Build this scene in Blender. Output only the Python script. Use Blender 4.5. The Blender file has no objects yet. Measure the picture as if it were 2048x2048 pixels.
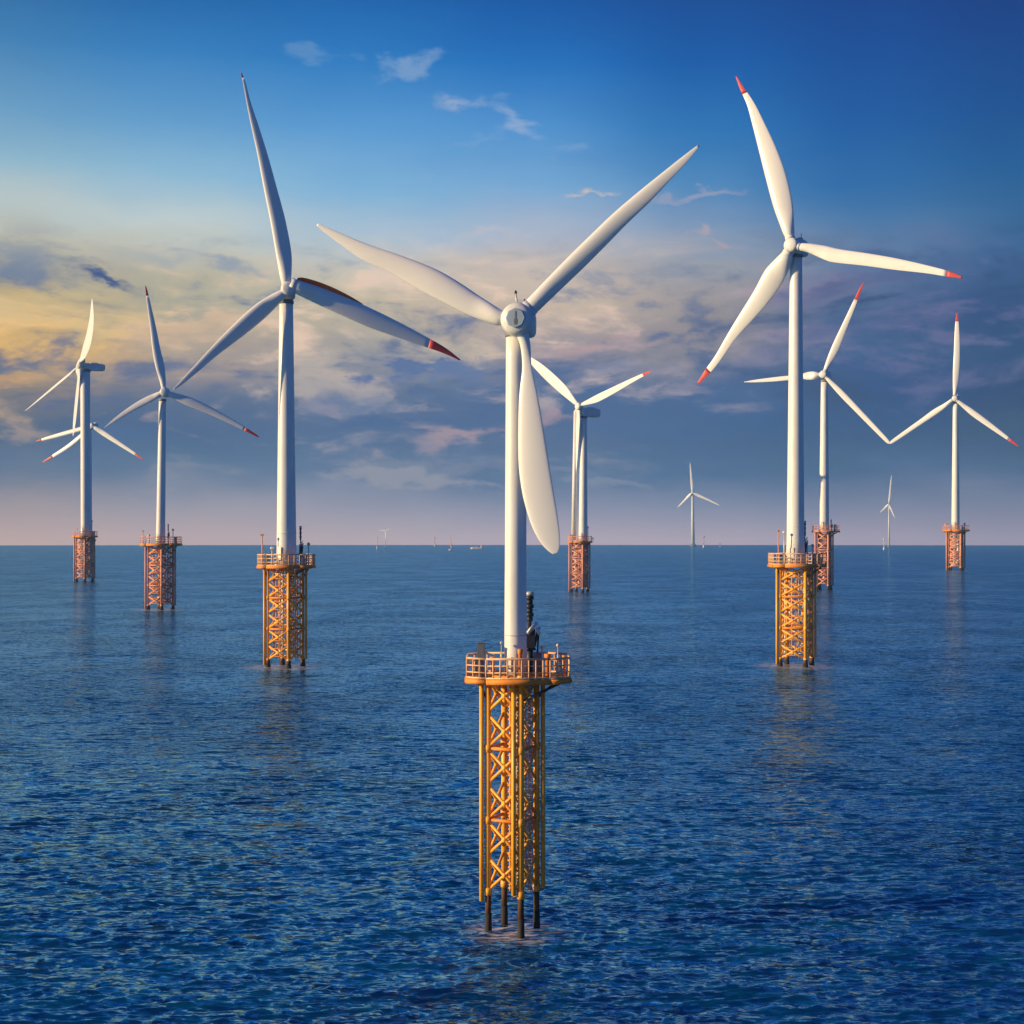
import bpy, math, random
import numpy as np
from mathutils import Vector, Matrix
R = math.radians
scene = bpy.context.scene
# ------------------------------------------------------------------ camera
H = 73.0          # eye height over the sea
F = 2800.0        # focal length in photo pixels (2048 wide)
EY = 1077.0       # photo row of true eye level
cam = bpy.data.cameras.new('camera'); camo = bpy.data.objects.new('camera', cam)
scene.collection.objects.link(camo); scene.camera = camo
camo.location = (0, 0, H); camo.rotation_euler = (R(90), 0, 0)
cam.sensor_width = 36; cam.lens = F/2048*36
cam.shift_y = (EY-1024)/2048
cam.clip_start = 1; cam.clip_end = 80000
scene.render.resolution_x = scene.render.resolution_y = 1024
# ------------------------------------------------------------------ exposure, sun
scene.view_settings.view_transform = 'Standard'; scene.view_settings.look = 'None'
scene.view_settings.exposure = 0.5; scene.view_settings.gamma = 1
SUN_EL, SUN_AZ = 15.0, -103.0       # azimuth from +Y towards +X
sd = Vector((math.sin(R(SUN_AZ))*math.cos(R(SUN_EL)), math.cos(R(SUN_AZ))*math.cos(R(SUN_EL)), math.sin(R(SUN_EL))))
sun = bpy.data.lights.new('sun', 'SUN'); sun.energy = 5.0; sun.angle = R(0.5); sun.color = (1, .73, .39)
suno = bpy.data.objects.new('sun', sun); scene.collection.objects.link(suno)
suno.rotation_euler = sd.to_track_quat('Z', 'Y').to_euler()
scene.cycles.volume_bounces = 0
scene.cycles.max_bounces = 6

# ------------------------------------------------------------------ node helpers
def lin(c):
    return tuple(((x/255)/12.92 if x/255 <= .04045 else ((x/255+.055)/1.055)**2.4) for x in c)+(1,)
class NT:
    def __init__(s, nt): s.nt = nt
    def n(s, t, **kw):
        o = s.nt.nodes.new(t)
        for k, v in kw.items(): setattr(o, k, v)
        return o
    def put(s, sock, v):
        if isinstance(v, bpy.types.NodeSocket): s.nt.links.new(v, sock)
        elif v is not None: sock.default_value = v
    def m(s, op, a, b=None, c=None, clamp=False):
        o = s.n('ShaderNodeMath', operation=op, use_clamp=clamp)
        s.put(o.inputs[0], a); s.put(o.inputs[1], b); s.put(o.inputs[2], c)
        return o.outputs[0]
    def mix(s, f, a, b, bt='MIX'):
        o = s.n('ShaderNodeMix', data_type='RGBA', blend_type=bt, clamp_factor=True)
        s.put(o.inputs[0], f); s.put(o.inputs[6], a); s.put(o.inputs[7], b)
        return o.outputs[2]
    def ss(s, x, a, b, lo=0., hi=1.):
        o = s.n('ShaderNodeMapRange', interpolation_type='SMOOTHSTEP')
        s.put(o.inputs[0], x); s.put(o.inputs[1], a); s.put(o.inputs[2], b); s.put(o.inputs[3], lo); s.put(o.inputs[4], hi)
        return o.outputs[0]
    def comb(s, x, y, z=0.):
        o = s.n('ShaderNodeCombineXYZ'); s.put(o.inputs[0], x); s.put(o.inputs[1], y); s.put(o.inputs[2], z); return o.outputs[0]
    def noise(s, vec, scale, detail=5., rough=.55, dist=0.):
        o = s.n('ShaderNodeTexNoise'); s.put(o.inputs['Vector'], vec)
        o.inputs['Scale'].default_value = scale; o.inputs['Detail'].default_value = detail
        o.inputs['Roughness'].default_value = rough; o.inputs['Distortion'].default_value = dist
        return o
    def ramp(s, f, stops):
        o = s.n('ShaderNodeValToRGB'); e = o.color_ramp.elements
        o.color_ramp.interpolation = 'B_SPLINE' if False else 'EASE'
        o.color_ramp.interpolation = 'LINEAR'
        for i, (p, c) in enumerate(stops):
            el = e[i] if i < 2 else e.new(p)
            el.position = p; el.color = c
        s.put(o.inputs[0], f); return o.outputs[0]

# ------------------------------------------------------------------ sky
def U(x): return math.degrees(math.atan((x-1024)/F))
def V(y): return math.degrees(math.atan((EY-y)/F))
w = bpy.data.worlds.new("World"); scene.world = w; w.use_nodes = True
for n_ in list(w.node_tree.nodes): w.node_tree.nodes.remove(n_)
T = NT(w.node_tree)
tc = T.n('ShaderNodeTexCoord'); sp = T.n('ShaderNodeSeparateXYZ'); T.put(sp.inputs[0], tc.outputs['Generated'])
X, Y, Z = sp.outputs
DEG = 180/math.pi
u0 = T.m('MULTIPLY', T.m('ARCTAN2', X, Y), DEG)
v0 = T.m('MULTIPLY', T.m('ARCSINE', Z), DEG)
# soft warping of the banks by wind-drawn noise
wn = T.noise(T.comb(T.m('MULTIPLY', u0, .10), T.m('MULTIPLY', v0, .30), 3.1), 1.0, 4., .55)
wsep = T.n('ShaderNodeSeparateColor'); T.put(wsep.inputs[0], wn.outputs['Color'])
band = T.ss(v0, 17., 9., .35, 1.)
band = T.m('MULTIPLY', band, T.ss(v0, 0., 4., .15, 1.))
u = T.m('ADD', u0, T.m('MULTIPLY', T.m('MULTIPLY', T.m('SUBTRACT', wsep.outputs[0], .5), band), 7.))
v = T.m('ADD', v0, T.m('MULTIPLY', T.m('MULTIPLY', T.m('SUBTRACT', wsep.outputs[1], .5), band), 3.6))
vf = T.m('DIVIDE', v, 60., clamp=True)
# columns: photo x -> list of (photo y in 1932 px, srgb)
COLS = [
 (0,   [(1030,(228,186,177)),(960,(189,160,161)),(900,(111,112,140)),(840,(81,92,130)),(790,(86,92,122)),(740,(146,124,108)),(690,(232,181,109)),(640,(215,175,114)),(590,(200,171,124)),(540,(160,153,149)),(490,(195,185,172)),(430,(192,198,202)),(350,(152,183,207)),(250,(111,157,199)),(120,(66,127,182)),(0,(32,98,160))]),
 (330, [(1030,(220,184,184)),(960,(179,162,176)),(900,(96,110,148)),(850,(74,96,140)),(800,(68,90,138)),(740,(94,104,140)),(690,(175,151,144)),(640,(186,165,149)),(590,(182,171,154)),(540,(190,177,159)),(490,(200,191,180)),(430,(195,203,210)),(350,(147,184,215)),(250,(105,158,207)),(120,(56,127,192)),(0,(22,100,170))]),
 (680, [(1030,(214,184,190)),(960,(176,162,182)),(900,(98,112,152)),(850,(80,100,146)),(800,(88,104,148)),(740,(116,122,148)),(690,(160,151,159)),(640,(190,173,159)),(590,(202,183,164)),(540,(206,189,174)),(490,(202,193,189)),(430,(178,192,212)),(350,(135,178,218)),(250,(95,154,212)),(120,(44,123,194)),(0,(12,98,174))]),
 (1000,[(1030,(210,182,196)),(960,(164,154,180)),(900,(84,104,150)),(850,(86,100,145)),(800,(80,98,146)),(740,(76,100,148)),(690,(138,131,154)),(640,(182,161,159)),(590,(206,181,166)),(540,(210,187,176)),(490,(200,185,186)),(430,(172,180,206)),(350,(125,168,214)),(250,(85,146,208)),(120,(28,113,190)),(0,(0,88,168))]),
 (1330,[(1030,(204,178,194)),(960,(154,148,176)),(900,(68,94,146)),(850,(52,84,138)),(800,(54,88,144)),(740,(74,96,146)),(690,(142,133,148)),(640,(158,143,148)),(590,(164,151,155)),(540,(162,153,162)),(490,(158,157,172)),(430,(130,150,186)),(350,(83,136,190)),(250,(41,116,184)),(120,(0,91,170)),(0,(0,74,152))]),
 (1640,[(1030,(192,168,188)),(960,(140,134,164)),(900,(54,80,134)),(850,(28,66,126)),(800,(24,64,126)),(740,(32,68,130)),(690,(56,88,140)),(640,(72,92,140)),(590,(88,104,148)),(540,(98,114,156)),(490,(96,120,164)),(430,(76,118,168)),(350,(39,106,170)),(250,(11,90,164)),(120,(0,75,154)),(0,(0,64,142))]),
 (1932,[(1030,(182,160,182)),(960,(134,126,156)),(900,(48,72,126)),(850,(18,54,110)),(800,(10,50,106)),(740,(10,50,108)),(690,(30,66,118)),(640,(34,68,122)),(590,(42,76,130)),(540,(56,88,140)),(490,(58,96,148)),(430,(44,98,152)),(350,(17,90,152)),(250,(0,78,148)),(120,(0,65,140)),(0,(0,52,128))]),
]
prev = None; prevu = None
TOP = [(25/60, lin((24,112,190))), (33/60, lin((40,132,210))), (1., lin((10,92,178)))]
for x, st in COLS:
    stops = [(max(0, V(y*1.06))/60, lin(c)) for y, c in st]
    stops[0] = (0., stops[0][1])
    c = T.ramp(vf, stops+TOP)
    cu = U(x*1.06)
    if prev is None: prev = c
    else: prev = T.mix(T.ss(u, prevu, cu), prev, c)
    prevu = cu
sky = prev
# beyond the frame: clear deep blue to the right and behind, warm pale air towards the sun
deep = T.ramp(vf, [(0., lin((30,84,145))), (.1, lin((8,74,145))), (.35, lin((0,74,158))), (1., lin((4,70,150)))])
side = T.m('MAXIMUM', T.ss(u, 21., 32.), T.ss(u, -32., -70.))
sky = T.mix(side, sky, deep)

n1 = T.noise(T.comb(T.m('MULTIPLY', u0, .17), T.m('MULTIPLY', v0, .55), 5.2), 1., 8., .56, .5)
n2 = T.noise(T.comb(T.m('MULTIPLY', u0, .9), T.m('MULTIPLY', v0, 2.0), 1.3), 1., 6., .62, .3)
N = T.m('SUBTRACT', T.m('ADD', T.m('MULTIPLY', n1.outputs[0], .8), T.m('MULTIPLY', n2.outputs[0], .2)), .5)
# broken cloud bank: cream lit tops and slate undersides, softer and darker to the right
bk = T.m('MULTIPLY', T.ss(v0, 12.8, 9.5), T.ss(v0, 1.5, 4.5))
lit = T.mix(T.ss(u0, 2., 15.), T.mix(T.ss(u0, -20., -6.), lin((255,200,136)), lin((240,202,184))), lin((112,104,148)))
drk = T.mix(T.ss(u0, 4., 15.), T.mix(T.ss(v0, 12., 8.), lin((128,146,182)), lin((72,98,156))), lin((40,66,118)))
hi_ = T.ss(v0, 4.5, 8., .45, 1.)
sky = T.mix(T.m('MULTIPLY', T.m('MULTIPLY', T.ss(N, .005, .13), bk), T.m('MULTIPLY', hi_, .78)), sky, lit)
sky = T.mix(T.m('MULTIPLY', T.m('MULTIPLY', T.ss(N, -.005, -.12), bk), .72), sky, drk)
# gentle mottling of the bank
mot = T.m('MULTIPLY', T.m('MULTIPLY', T.m('MULTIPLY', N, .7), T.ss(v0, 14., 9.)), T.ss(v0, .5, 4.))
fac1 = T.m('ADD', 1., mot)
sc = T.n('ShaderNodeVectorMath', operation='SCALE'); T.put(sc.inputs[0], sky); T.put(sc.inputs[3], fac1); sky = sc.outputs[0]
# single clouds: centre x,y, half sizes (1932 px), tilt deg, colour, opacity, softness
CL = [
 (885,195,75,17,-8,(170,178,208),.55,.5), (985,238,75,20,32,(165,178,212),.5,.5), (1060,285,90,14,14,(150,172,212),.35,.5), (900,265,70,10,-28,(150,176,214),.25,.6),
 (765,130,42,15,-15,(140,165,205),.55,.5), (600,102,36,13,10,(112,150,198),.45,.5),
 (1125,378,62,9,-8,(218,190,182),.75,.4), (1345,371,110,7,-3,(158,158,188),.6,.4), (1318,440,26,8,-10,(190,165,175),.5,.4),(1357,477,22,7,10,(185,160,170),.5,.4),(925,440,60,12,0,(200,190,200),.4,.5),
 (25,555,60,14,10,(58,76,125),.9,.4), (190,545,120,15,14,(66,86,138),.9,.35), (100,518,80,10,-4,(120,126,150),.6,.5),
 (110,585,140,26,-6,(214,186,140),.6,.6), (60,690,110,34,-12,(236,186,104),.8,.5), (180,640,130,18,-22,(222,190,138),.55,.6), (20,735,70,16,-5,(214,158,110),.6,.5),
 (100,760,120,14,-4,(160,130,130),.5,.6),
 (345,640,90,20,-18,(192,165,145),.5,.6), (420,560,70,20,8,(196,182,165),.5,.6),(300,500,120,16,4,(160,166,180),.5,.6),(420,505,90,14,14,(138,150,178),.6,.5),
 (810,650,110,34,4,(206,184,166),.7,.5), (600,700,90,22,-18,(196,176,168),.6,.5), (640,735,90,18,14,(178,164,166),.55,.5),
 (760,690,95,24,8,(96,112,160),.95,.3), (870,702,60,18,-4,(104,118,164),.8,.35), (800,735,90,16,12,(98,112,158),.7,.4), (660,770,90,18,-4,(112,122,162),.6,.5),
 (880,820,125,20,-10,(178,146,160),.85,.45), (760,800,120,12,6,(160,142,162),.7,.45), (1050,790,70,14,-16,(176,142,158),.6,.5), (700,830,90,12,0,(140,134,162),.5,.5),
 (1110,660,110,14,-10,(190,155,160),.6,.5), (1150,690,110,16,6,(128,128,164),.6,.5), (1250,710,110,13,-10,(160,145,165),.6,.5), (1210,650,70,12,-6,(184,156,164),.5,.5),
 (1580,570,130,22,-16,(112,110,150),.7,.5), (1700,535,110,16,-10,(82,90,140),.6,.5), (1420,690,120,14,-16,(132,124,158),.55,.5),(1560,640,100,14,-12,(92,98,146),.6,.5),
 (790,905,130,10,4,(172,160,172),.65,.4), (930,920,80,8,4,(160,152,172),.5,.4), (450,932,110,8,0,(178,158,166),.6,.4), (1180,912,120,6,2,(150,148,172),.45,.4), (700,960,120,7,2,(158,154,176),.4,.5),
 (880,855,70,12,6,(100,112,156),.6,.5),
]
w2 = T.noise(T.comb(T.m('MULTIPLY', u0, .45), T.m('MULTIPLY', v0, .9), 11.), 1., 5., .6, .2)
w2s = T.n('ShaderNodeSeparateColor'); T.put(w2s.inputs[0], w2.outputs['Color'])
uw = T.m('MULTIPLY_ADD', T.m('SUBTRACT', w2s.outputs[0], .5), 4.5, u0)
vw = T.m('MULTIPLY_ADD', T.m('SUBTRACT', w2s.outputs[1], .5), 1.9, v0)
for x, y, sx, sy, rot, col, op, soft in CL:
    cx, cy = U(x*1.06), V(y*1.06); kx, ky = sx*1.06/F*DEG, sy*1.06/F*DEG
    ca, sa = math.cos(R(-rot)), math.sin(R(-rot))
    du = T.m('SUBTRACT', uw, cx); dv = T.m('SUBTRACT', vw, cy)
    a = T.m('MULTIPLY_ADD', du, ca/kx, T.m('MULTIPLY', dv, sa/kx))
    b = T.m('MULTIPLY_ADD', du, -sa/ky, T.m('MULTIPLY', dv, ca/ky))
    d2 = T.m('SQRT', T.m('MULTIPLY_ADD', a, a, T.m('MULTIPLY', b, b)))
    f = T.m('SUBTRACT', T.m('MULTIPLY', N, 8.), T.m('SUBTRACT', d2, .62))
    sky = T.mix(T.ss(f, -soft*1.3, soft*1.7, 0., min(1., op*1.2)), sky, lin(col))
nish = T.n('ShaderNodeTexSky', sky_type='NISHITA'); nish.sun_disc = False
nish.sun_elevation = R(SUN_EL); nish.sun_rotation = R(SUN_AZ) % (2*math.pi)
nish.dust_density = .6; nish.ozone_density = 2.
ns = T.n('ShaderNodeVectorMath', operation='SCALE'); T.put(ns.inputs[0], nish.outputs[0]); ns.inputs[3].default_value = .10
skyc = T.mix(.025, sky, ns.outputs[0])
gm = T.n('ShaderNodeGamma'); T.put(gm.inputs[0], skyc); gm.inputs[1].default_value = 1.10
skyc = T.mix(1., gm.outputs[0], (1.06, 1.12, 1.04, 1), 'MULTIPLY')
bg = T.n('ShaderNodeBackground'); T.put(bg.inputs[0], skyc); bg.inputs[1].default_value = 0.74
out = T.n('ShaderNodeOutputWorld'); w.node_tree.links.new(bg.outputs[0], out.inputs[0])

# ------------------------------------------------------------------ materials
def mat(name, col, rough=.5, metal=0., var=.0, scale=1., tint=None, bump=0., spec=.5):
    m = bpy.data.materials.new(name); m.use_nodes = True
    t = NT(m.node_tree); b = m.node_tree.nodes['Principled BSDF']
    b.inputs['Roughness'].default_value = rough; b.inputs['Metallic'].default_value = metal
    b.inputs['Specular IOR Level'].default_value = spec
    if var:
        co = t.n('ShaderNodeTexCoord')
        mp = t.n('ShaderNodeMapping'); t.put(mp.inputs[0], co.outputs['Object']); mp.inputs[3].default_value = (1, 1, .25)
        n = t.noise(mp.outputs[0], scale, 6., .65)
        f = t.ss(n.outputs[0], .42, .68)
        c = t.mix(t.m('MULTIPLY', f, var), col+(1,), (tint or tuple(x*.4 for x in col))+(1,))
        t.put(b.inputs['Base Color'], c)
        if bump:
            bp = t.n('ShaderNodeBump'); bp.inputs['Strength'].default_value = bump; t.put(bp.inputs['Height'], n.outputs[0]); t.put(b.inputs['Normal'], bp.outputs[0])
    else: b.inputs['Base Color'].default_value = col+(1,)
    return m
M = {
 'white': mat('painted_white_steel', (.78,.77,.74), .38, 0, .38, .22, (.56,.53,.47)),
 'blade': mat('white_fibreglass', (.80,.79,.76), .32, 0, .12, .12, (.66,.64,.6)),
 'hub':   mat('hub_shell', (.72,.72,.70), .4, 0, .35, .5, (.42,.44,.46)),
 'red':   mat('red_tip_paint', (.50,.025,.03), .5, 0, .3, .5, (.55,.14,.12)),
 'orange':mat('yellow_orange_paint', (.97,.46,.05), .42, 0, .4, .45, (.62,.17,.015), .15),
 'rust':  mat('rusty_orange_steel', (.80,.27,.025), .6, 0, .5, .5, (.42,.12,.02), .3),
 'salmon':mat('weathered_salmon_paint', (.80,.34,.20), .6, 0, .5, .2, (.35,.12,.09)),
 'salmon_dark':mat('weathered_brown_steel', (.50,.17,.09), .7, 0, .5, .2, (.15,.08,.07)),
 'grey':  mat('grey_casing_steel', (.20,.21,.22), .6, 0, .5, .3, (.08,.08,.09)),
 'light': mat('pale_galvanised_steel', (.58,.55,.50), .45, .2, .4, .8, (.25,.2,.16)),
 'dark':  mat('black_marine_growth', (.018,.016,.014), .8, 0, .5, 1., (.06,.035,.015), .5),
 'black': mat('dark_machinery', (.03,.035,.045), .5, .3),
 'brown': mat('stained_pile_steel', (.13,.05,.015), .8, 0, .8, .5, (.03,.02,.015), .4),
 'panel': mat('shade_blue_hub_panel', (.30,.40,.52), .5, 0, .4, .6, (.2,.26,.36)),  # blue-grey puts the shade of the hub's front face into the colour
 'rail':  mat('cream_orange_rail_paint', (.80,.52,.30), .5, 0, .6, .9, (.6,.2,.04)),
 'sail':  mat('cream_sailcloth', (.8,.66,.52), .8),
 'hull':  mat('white_hull_paint', (.75,.7,.65), .5),
 'stripe':mat('orange_edge_strip', (.90,.13,.015), .6),
 'lamp':  mat('black_lamp_cap', (.02,.02,.02), .4),
}
# ------------------------------------------------------------------ mesh helpers
class MB:
    def __init__(s): s.v = []; s.f = []; s.sm = []
    def ring(s, pts):
        i = len(s.v); s.v.extend([tuple(p) for p in pts]); return list(range(i, i+len(pts)))
    def bridge(s, a, b, smooth=True):
        n = len(a)
        for i in range(n):
            s.f.append((a[i], a[(i+1) % n], b[(i+1) % n], b[i])); s.sm.append(smooth)
    def cap(s, a, flip=False):
        s.f.append(tuple(reversed(a)) if flip else tuple(a)); s.sm.append(False)
    def tube(s, p0, p1, r0, r1=None, n=8):
        r1 = r0 if r1 is None else r1
        p0, p1 = Vector(p0), Vector(p1); d = (p1-p0)
        if d.length < 1e-6: return s
        d.normalize(); a = d.orthogonal().normalized(); b = d.cross(a)
        A = s.ring([p0+(a*math.cos(2*math.pi*i/n)+b*math.sin(2*math.pi*i/n))*r0 for i in range(n)])
        B = s.ring([p1+(a*math.cos(2*math.pi*i/n)+b*math.sin(2*math.pi*i/n))*r1 for i in range(n)])
        s.bridge(A, B); s.cap(A, True); s.cap(B); return s
    def box(s, c, d, rz=0., ax=None):
        c = Vector(c); hx, hy, hz = d[0]/2, d[1]/2, d[2]/2
        m = Matrix.Rotation(rz, 3, 'Z')
        P = [c+m@Vector((x*hx, y*hy, z*hz)) for z in (-1, 1) for x, y in ((-1,-1),(1,-1),(1,1),(-1,1))]
        i = len(s.v); s.v.extend([tuple(p) for p in P])
        for q in ((3,2,1,0),(4,5,6,7),(0,1,5,4),(1,2,6,5),(2,3,7,6),(3,0,4,7)):
            s.f.append(tuple(i+k for k in q)); s.sm.append(False)
        return s
    def lathe(s, prof, c=(0,0,0), n=48, axis=None):
        # prof list of (r, h); axis direction
        c = Vector(c); ax = Vector(axis or (0,0,1)).normalized()
        a = (Vector((0,0,1)).cross(ax)) if abs(ax.z) < .9 else Vector((1,0,0)); a.normalize(); b = ax.cross(a)
        last = None
        for i, (r, h) in enumerate(prof):
            Rg = s.ring([c+ax*h+(a*math.cos(2*math.pi*j/n)+b*math.sin(2*math.pi*j/n))*r for j in range(n)])
            if last: s.bridge(last, Rg)
            else: s.cap(Rg, True)
            last = Rg
        s.cap(last); return s
    def build(s, name, m, parent=None, bevel=0.):
        me = bpy.data.meshes.new(name); me.from_pydata(s.v, [], s.f)
        me.polygons.foreach_set('use_smooth', s.sm); me.update()
        me.materials.append(M[m] if isinstance(m, str) else m)
        o = bpy.data.objects.new(name, me); scene.collection.objects.link(o)
        if parent: o.parent = parent
        if bevel:
            b = o.modifiers.new('bevel', 'BEVEL'); b.width = bevel; b.segments = 3
        return o
def tag(o, label=None, cat=None, group=None, kind=None):
    if label: o['label'] = label
    if cat: o['category'] = cat
    if group: o['group'] = group
    if kind: o['kind'] = kind
    return o

# ------------------------------------------------------------------ sea
def build_sea():
    rng = np.random.default_rng(4)
    inner = np.array([0.5, 20., 50., 80., 105., 125.])
    wr = np.arange(1/140., 1/1500., -0.62/(1400*H))     # ~0.6 render row apart
    mid = 1/wr
    far = np.geomspace(mid[-1]*1.02, 15800., 60)
    r = np.concatenate([inner, mid, far])
    dense = np.radians(np.arange(-25., 25.001, .060))
    rest = np.radians(np.arange(26.5, 334.6, 2.))
    th = np.concatenate([dense, rest])
    nr, nt = len(r), len(th)
    RR, TT = np.meshgrid(r, th, indexing='ij')
    x = RR*np.sin(TT); y = RR*np.cos(TT)
    dr = np.gradient(r)[:, None]
    z = np.zeros_like(x); dx = np.zeros_like(x); dy = np.zeros_like(x)
    nw = 110
    lam = np.exp(rng.uniform(math.log(1.3), math.log(20.), nw))
    ang = np.radians(90+8) + rng.normal(0, .45, nw)
    ph = rng.uniform(0, 2*math.pi, nw)
    colsp = np.full(nt, 99.); colsp[:len(dense)] = 0.
    for L, a, p in zip(lam, ang, ph):
        k = 2*math.pi/L
        amp = 0.0135*L**0.90
        if L > 3.: amp *= (3./L)**.95
        att = np.clip((L/dr-2.2)/3., 0, 1)*np.clip((L/(RR*.0011)-2.)/3., 0, 1)*(colsp[None, :] < 1)
        pa = k*(x*math.cos(a)+y*math.sin(a))+p
        # wave groups break up the long crests
        g = .55+.45*np.sin(k*.13*(x*math.sin(a+.5)-y*math.cos(a+.5))+p*3.7)
        z += amp*att*g*np.cos(pa)
        q = .9*amp*att*g*np.sin(pa)
        dx -= q*math.cos(a); dy -= q*math.sin(a)
    co = np.stack([x+dx, y+dy, z], -1).reshape(-1, 3).astype(np.float32)
    i = np.arange(nr-1)[:, None]*nt; j = np.arange(nt)[None, :]; j2 = (j+1) % nt
    quads = np.stack([i+j, i+nt+j, i+nt+j2, i+j2], -1).reshape(-1, 4)[:, ::-1]
    # the hub hole at r=.5 is closed by one ring face
    me = bpy.data.meshes.new('water')
    nq = len(quads)
    me.vertices.add(len(co)); me.vertices.foreach_set('co', co.ravel())
    me.loops.add(nq*4); me.loops.foreach_set('vertex_index', quads.ravel().astype(np.int32))
    me.polygons.add(nq); me.polygons.foreach_set('loop_start', np.arange(0, nq*4, 4, dtype=np.int32))
    me.polygons.foreach_set('use_smooth', np.ones(nq, dtype=bool))
    me.update(calc_edges=True); me.validate()
    if me.polygons[len(me.polygons)//2].normal.z < 0: me.flip_normals()
    m = bpy.data.materials.new('sea_water'); m.use_nodes = True
    t = NT(m.node_tree); b = m.node_tree.nodes['Principled BSDF']
    geo = t.n('ShaderNodeNewGeometry'); pos = geo.outputs['Position']
    mp = t.n('ShaderNodeMapping'); t.put(mp.inputs[0], pos); mp.inputs[3].default_value = (.27, 1., 1.)
    gust = t.noise(pos, .010, 4., .55, .6)
    g = t.ss(gust.outputs[0], .35, .65, .7, 1.3)
    # wind ripples too small for the mesh tilt the surface normal directly
    acc = geo.outputs['Normal']
    for sc_, st_, det in ((.010, 'streak', 4.), (.035, .7, 4.), (.14, 1.7, 3.), (.42, 3.2, 3.), (1.2, 3.0, 2.), (3.5, .7, 2.)):
        vec_ = mp.outputs[0]
        if st_ == 'streak':      # wind streaks drawn out along the wind
            m2_ = t.n('ShaderNodeMapping'); t.put(m2_.inputs[0], pos); m2_.inputs[3].default_value = (9., 1., 1.); vec_ = m2_.outputs[0]; st_ = .9
        nz = t.noise(vec_, sc_, det, .65, .3)
        vm = t.n('ShaderNodeVectorMath', operation='SUBTRACT'); t.put(vm.inputs[0], nz.outputs['Color']); vm.inputs[1].default_value = (.5, .5, .5)
        vs = t.n('ShaderNodeVectorMath', operation='MULTIPLY'); t.put(vs.inputs[0], vm.outputs[0]); vs.inputs[1].default_value = (st_*.7, st_, 0)
        v2 = t.n('ShaderNodeVectorMath', operation='SCALE'); t.put(v2.inputs[0], vs.outputs[0]); t.put(v2.inputs[3], g)
        va = t.n('ShaderNodeVectorMath', operation='ADD'); t.put(va.inputs[0], acc); t.put(va.inputs[1], v2.outputs[0]); acc = va.outputs[0]
    nn = t.n('ShaderNodeVectorMath', operation='NORMALIZE'); t.put(nn.inputs[0], acc); t.put(b.inputs['Normal'], nn.outputs[0])
    b.inputs['Base Color'].default_value = (.0005, .042, .115, 1)
    b.inputs['Subsurface Weight'].default_value = 1.; b.inputs['Subsurface Scale'].default_value = 6.
    b.inputs['Subsurface Radius'].default_value = (.6, 1., 1.4); b.subsurface_method = 'BURLEY'
    b.inputs['Specular IOR Level'].default_value = 0.; b.inputs['Roughness'].default_value = 1.
    gl = t.n('ShaderNodeBsdfGlossy'); gl.inputs['Color'].default_value = (.42, .80, 1., 1); gl.inputs['Roughness'].default_value = .12
    t.put(gl.inputs['Normal'], nn.outputs[0])
    fr = t.n('ShaderNodeFresnel'); fr.inputs['IOR'].default_value = 1.33; t.put(fr.inputs['Normal'], nn.outputs[0])
    mx = t.n('ShaderNodeMixShader'); t.put(mx.inputs[0], t.m('MULTIPLY', fr.outputs[0], 2.6, clamp=True))
    t.put(mx.inputs[1], b.outputs[0]); t.put(mx.inputs[2], gl.outputs[0])
    fm = None
    for cx_, yw_, rad in ((1025, 1860, 62), (571, 1333, 56), (1592, 1331, 56), (321, 1219, 40)):
        d_ = H*F/(yw_-EY); k_ = d_/F
        ds = t.n('ShaderNodeVectorMath', operation='DISTANCE'); t.put(ds.inputs[0], pos); ds.inputs[1].default_value = ((cx_-1024)*k_, d_-8*k_, 0)
        f_ = t.ss(ds.outputs['Value'], rad*k_*1.9, rad*k_*.6); fm = f_ if fm is None else t.m('MAXIMUM', fm, f_)
    fo1 = t.noise(mp.outputs[0], .9, 6., .7, .8); fo2 = t.noise(pos, .02, 3., .5, .3); fo3 = t.noise(mp.outputs[0], .22, 6., .75, .4)
    around = t.m('MULTIPLY', fm, t.ss(fo1.outputs[0], .44, .60))
    caps = t.m('MULTIPLY', t.ss(fo3.outputs[0], .665, .72), t.ss(fo2.outputs[0], .48, .60))
    foam = t.n('ShaderNodeBsdfDiffuse'); foam.inputs[0].default_value = (.62, .52, .46, 1)
    mf = t.n('ShaderNodeMixShader'); t.put(mf.inputs[0], t.m('MAXIMUM', t.m('MULTIPLY', around, 1.), t.m('MULTIPLY', caps, .55)))
    t.put(mf.inputs[1], mx.outputs[0]); t.put(mf.inputs[2], foam.outputs[0])
    m.node_tree.links.new(mf.outputs[0], m.node_tree.nodes['Material Output'].inputs['Surface'])
    me.materials.append(m)
    o = bpy.data.objects.new('water', me); scene.collection.objects.link(o)
    tag(o, kind='structure')
build_sea()

# ------------------------------------------------------------------ haze
def haze():
    b = MB(); b.box((0, 0, 497), (34000, 34000, 1006)); o = b.build('haze', 'white'); o.data.materials.clear()
    m = bpy.data.materials.new('haze_air'); m.use_nodes = True; nt = m.node_tree
    nt.nodes.remove(nt.nodes['Principled BSDF'])
    pv = nt.nodes.new('ShaderNodeVolumePrincipled'); pv.inputs['Density'].default_value = 3.8e-5
    pv.inputs['Color'].default_value = (.27, .58, .95, 1); pv.inputs['Anisotropy'].default_value = 0.
    nt.links.new(pv.outputs[0], nt.nodes['Material Output'].inputs['Volume'])
    o.data.materials.append(m); tag(o, kind='stuff')
haze()

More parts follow.
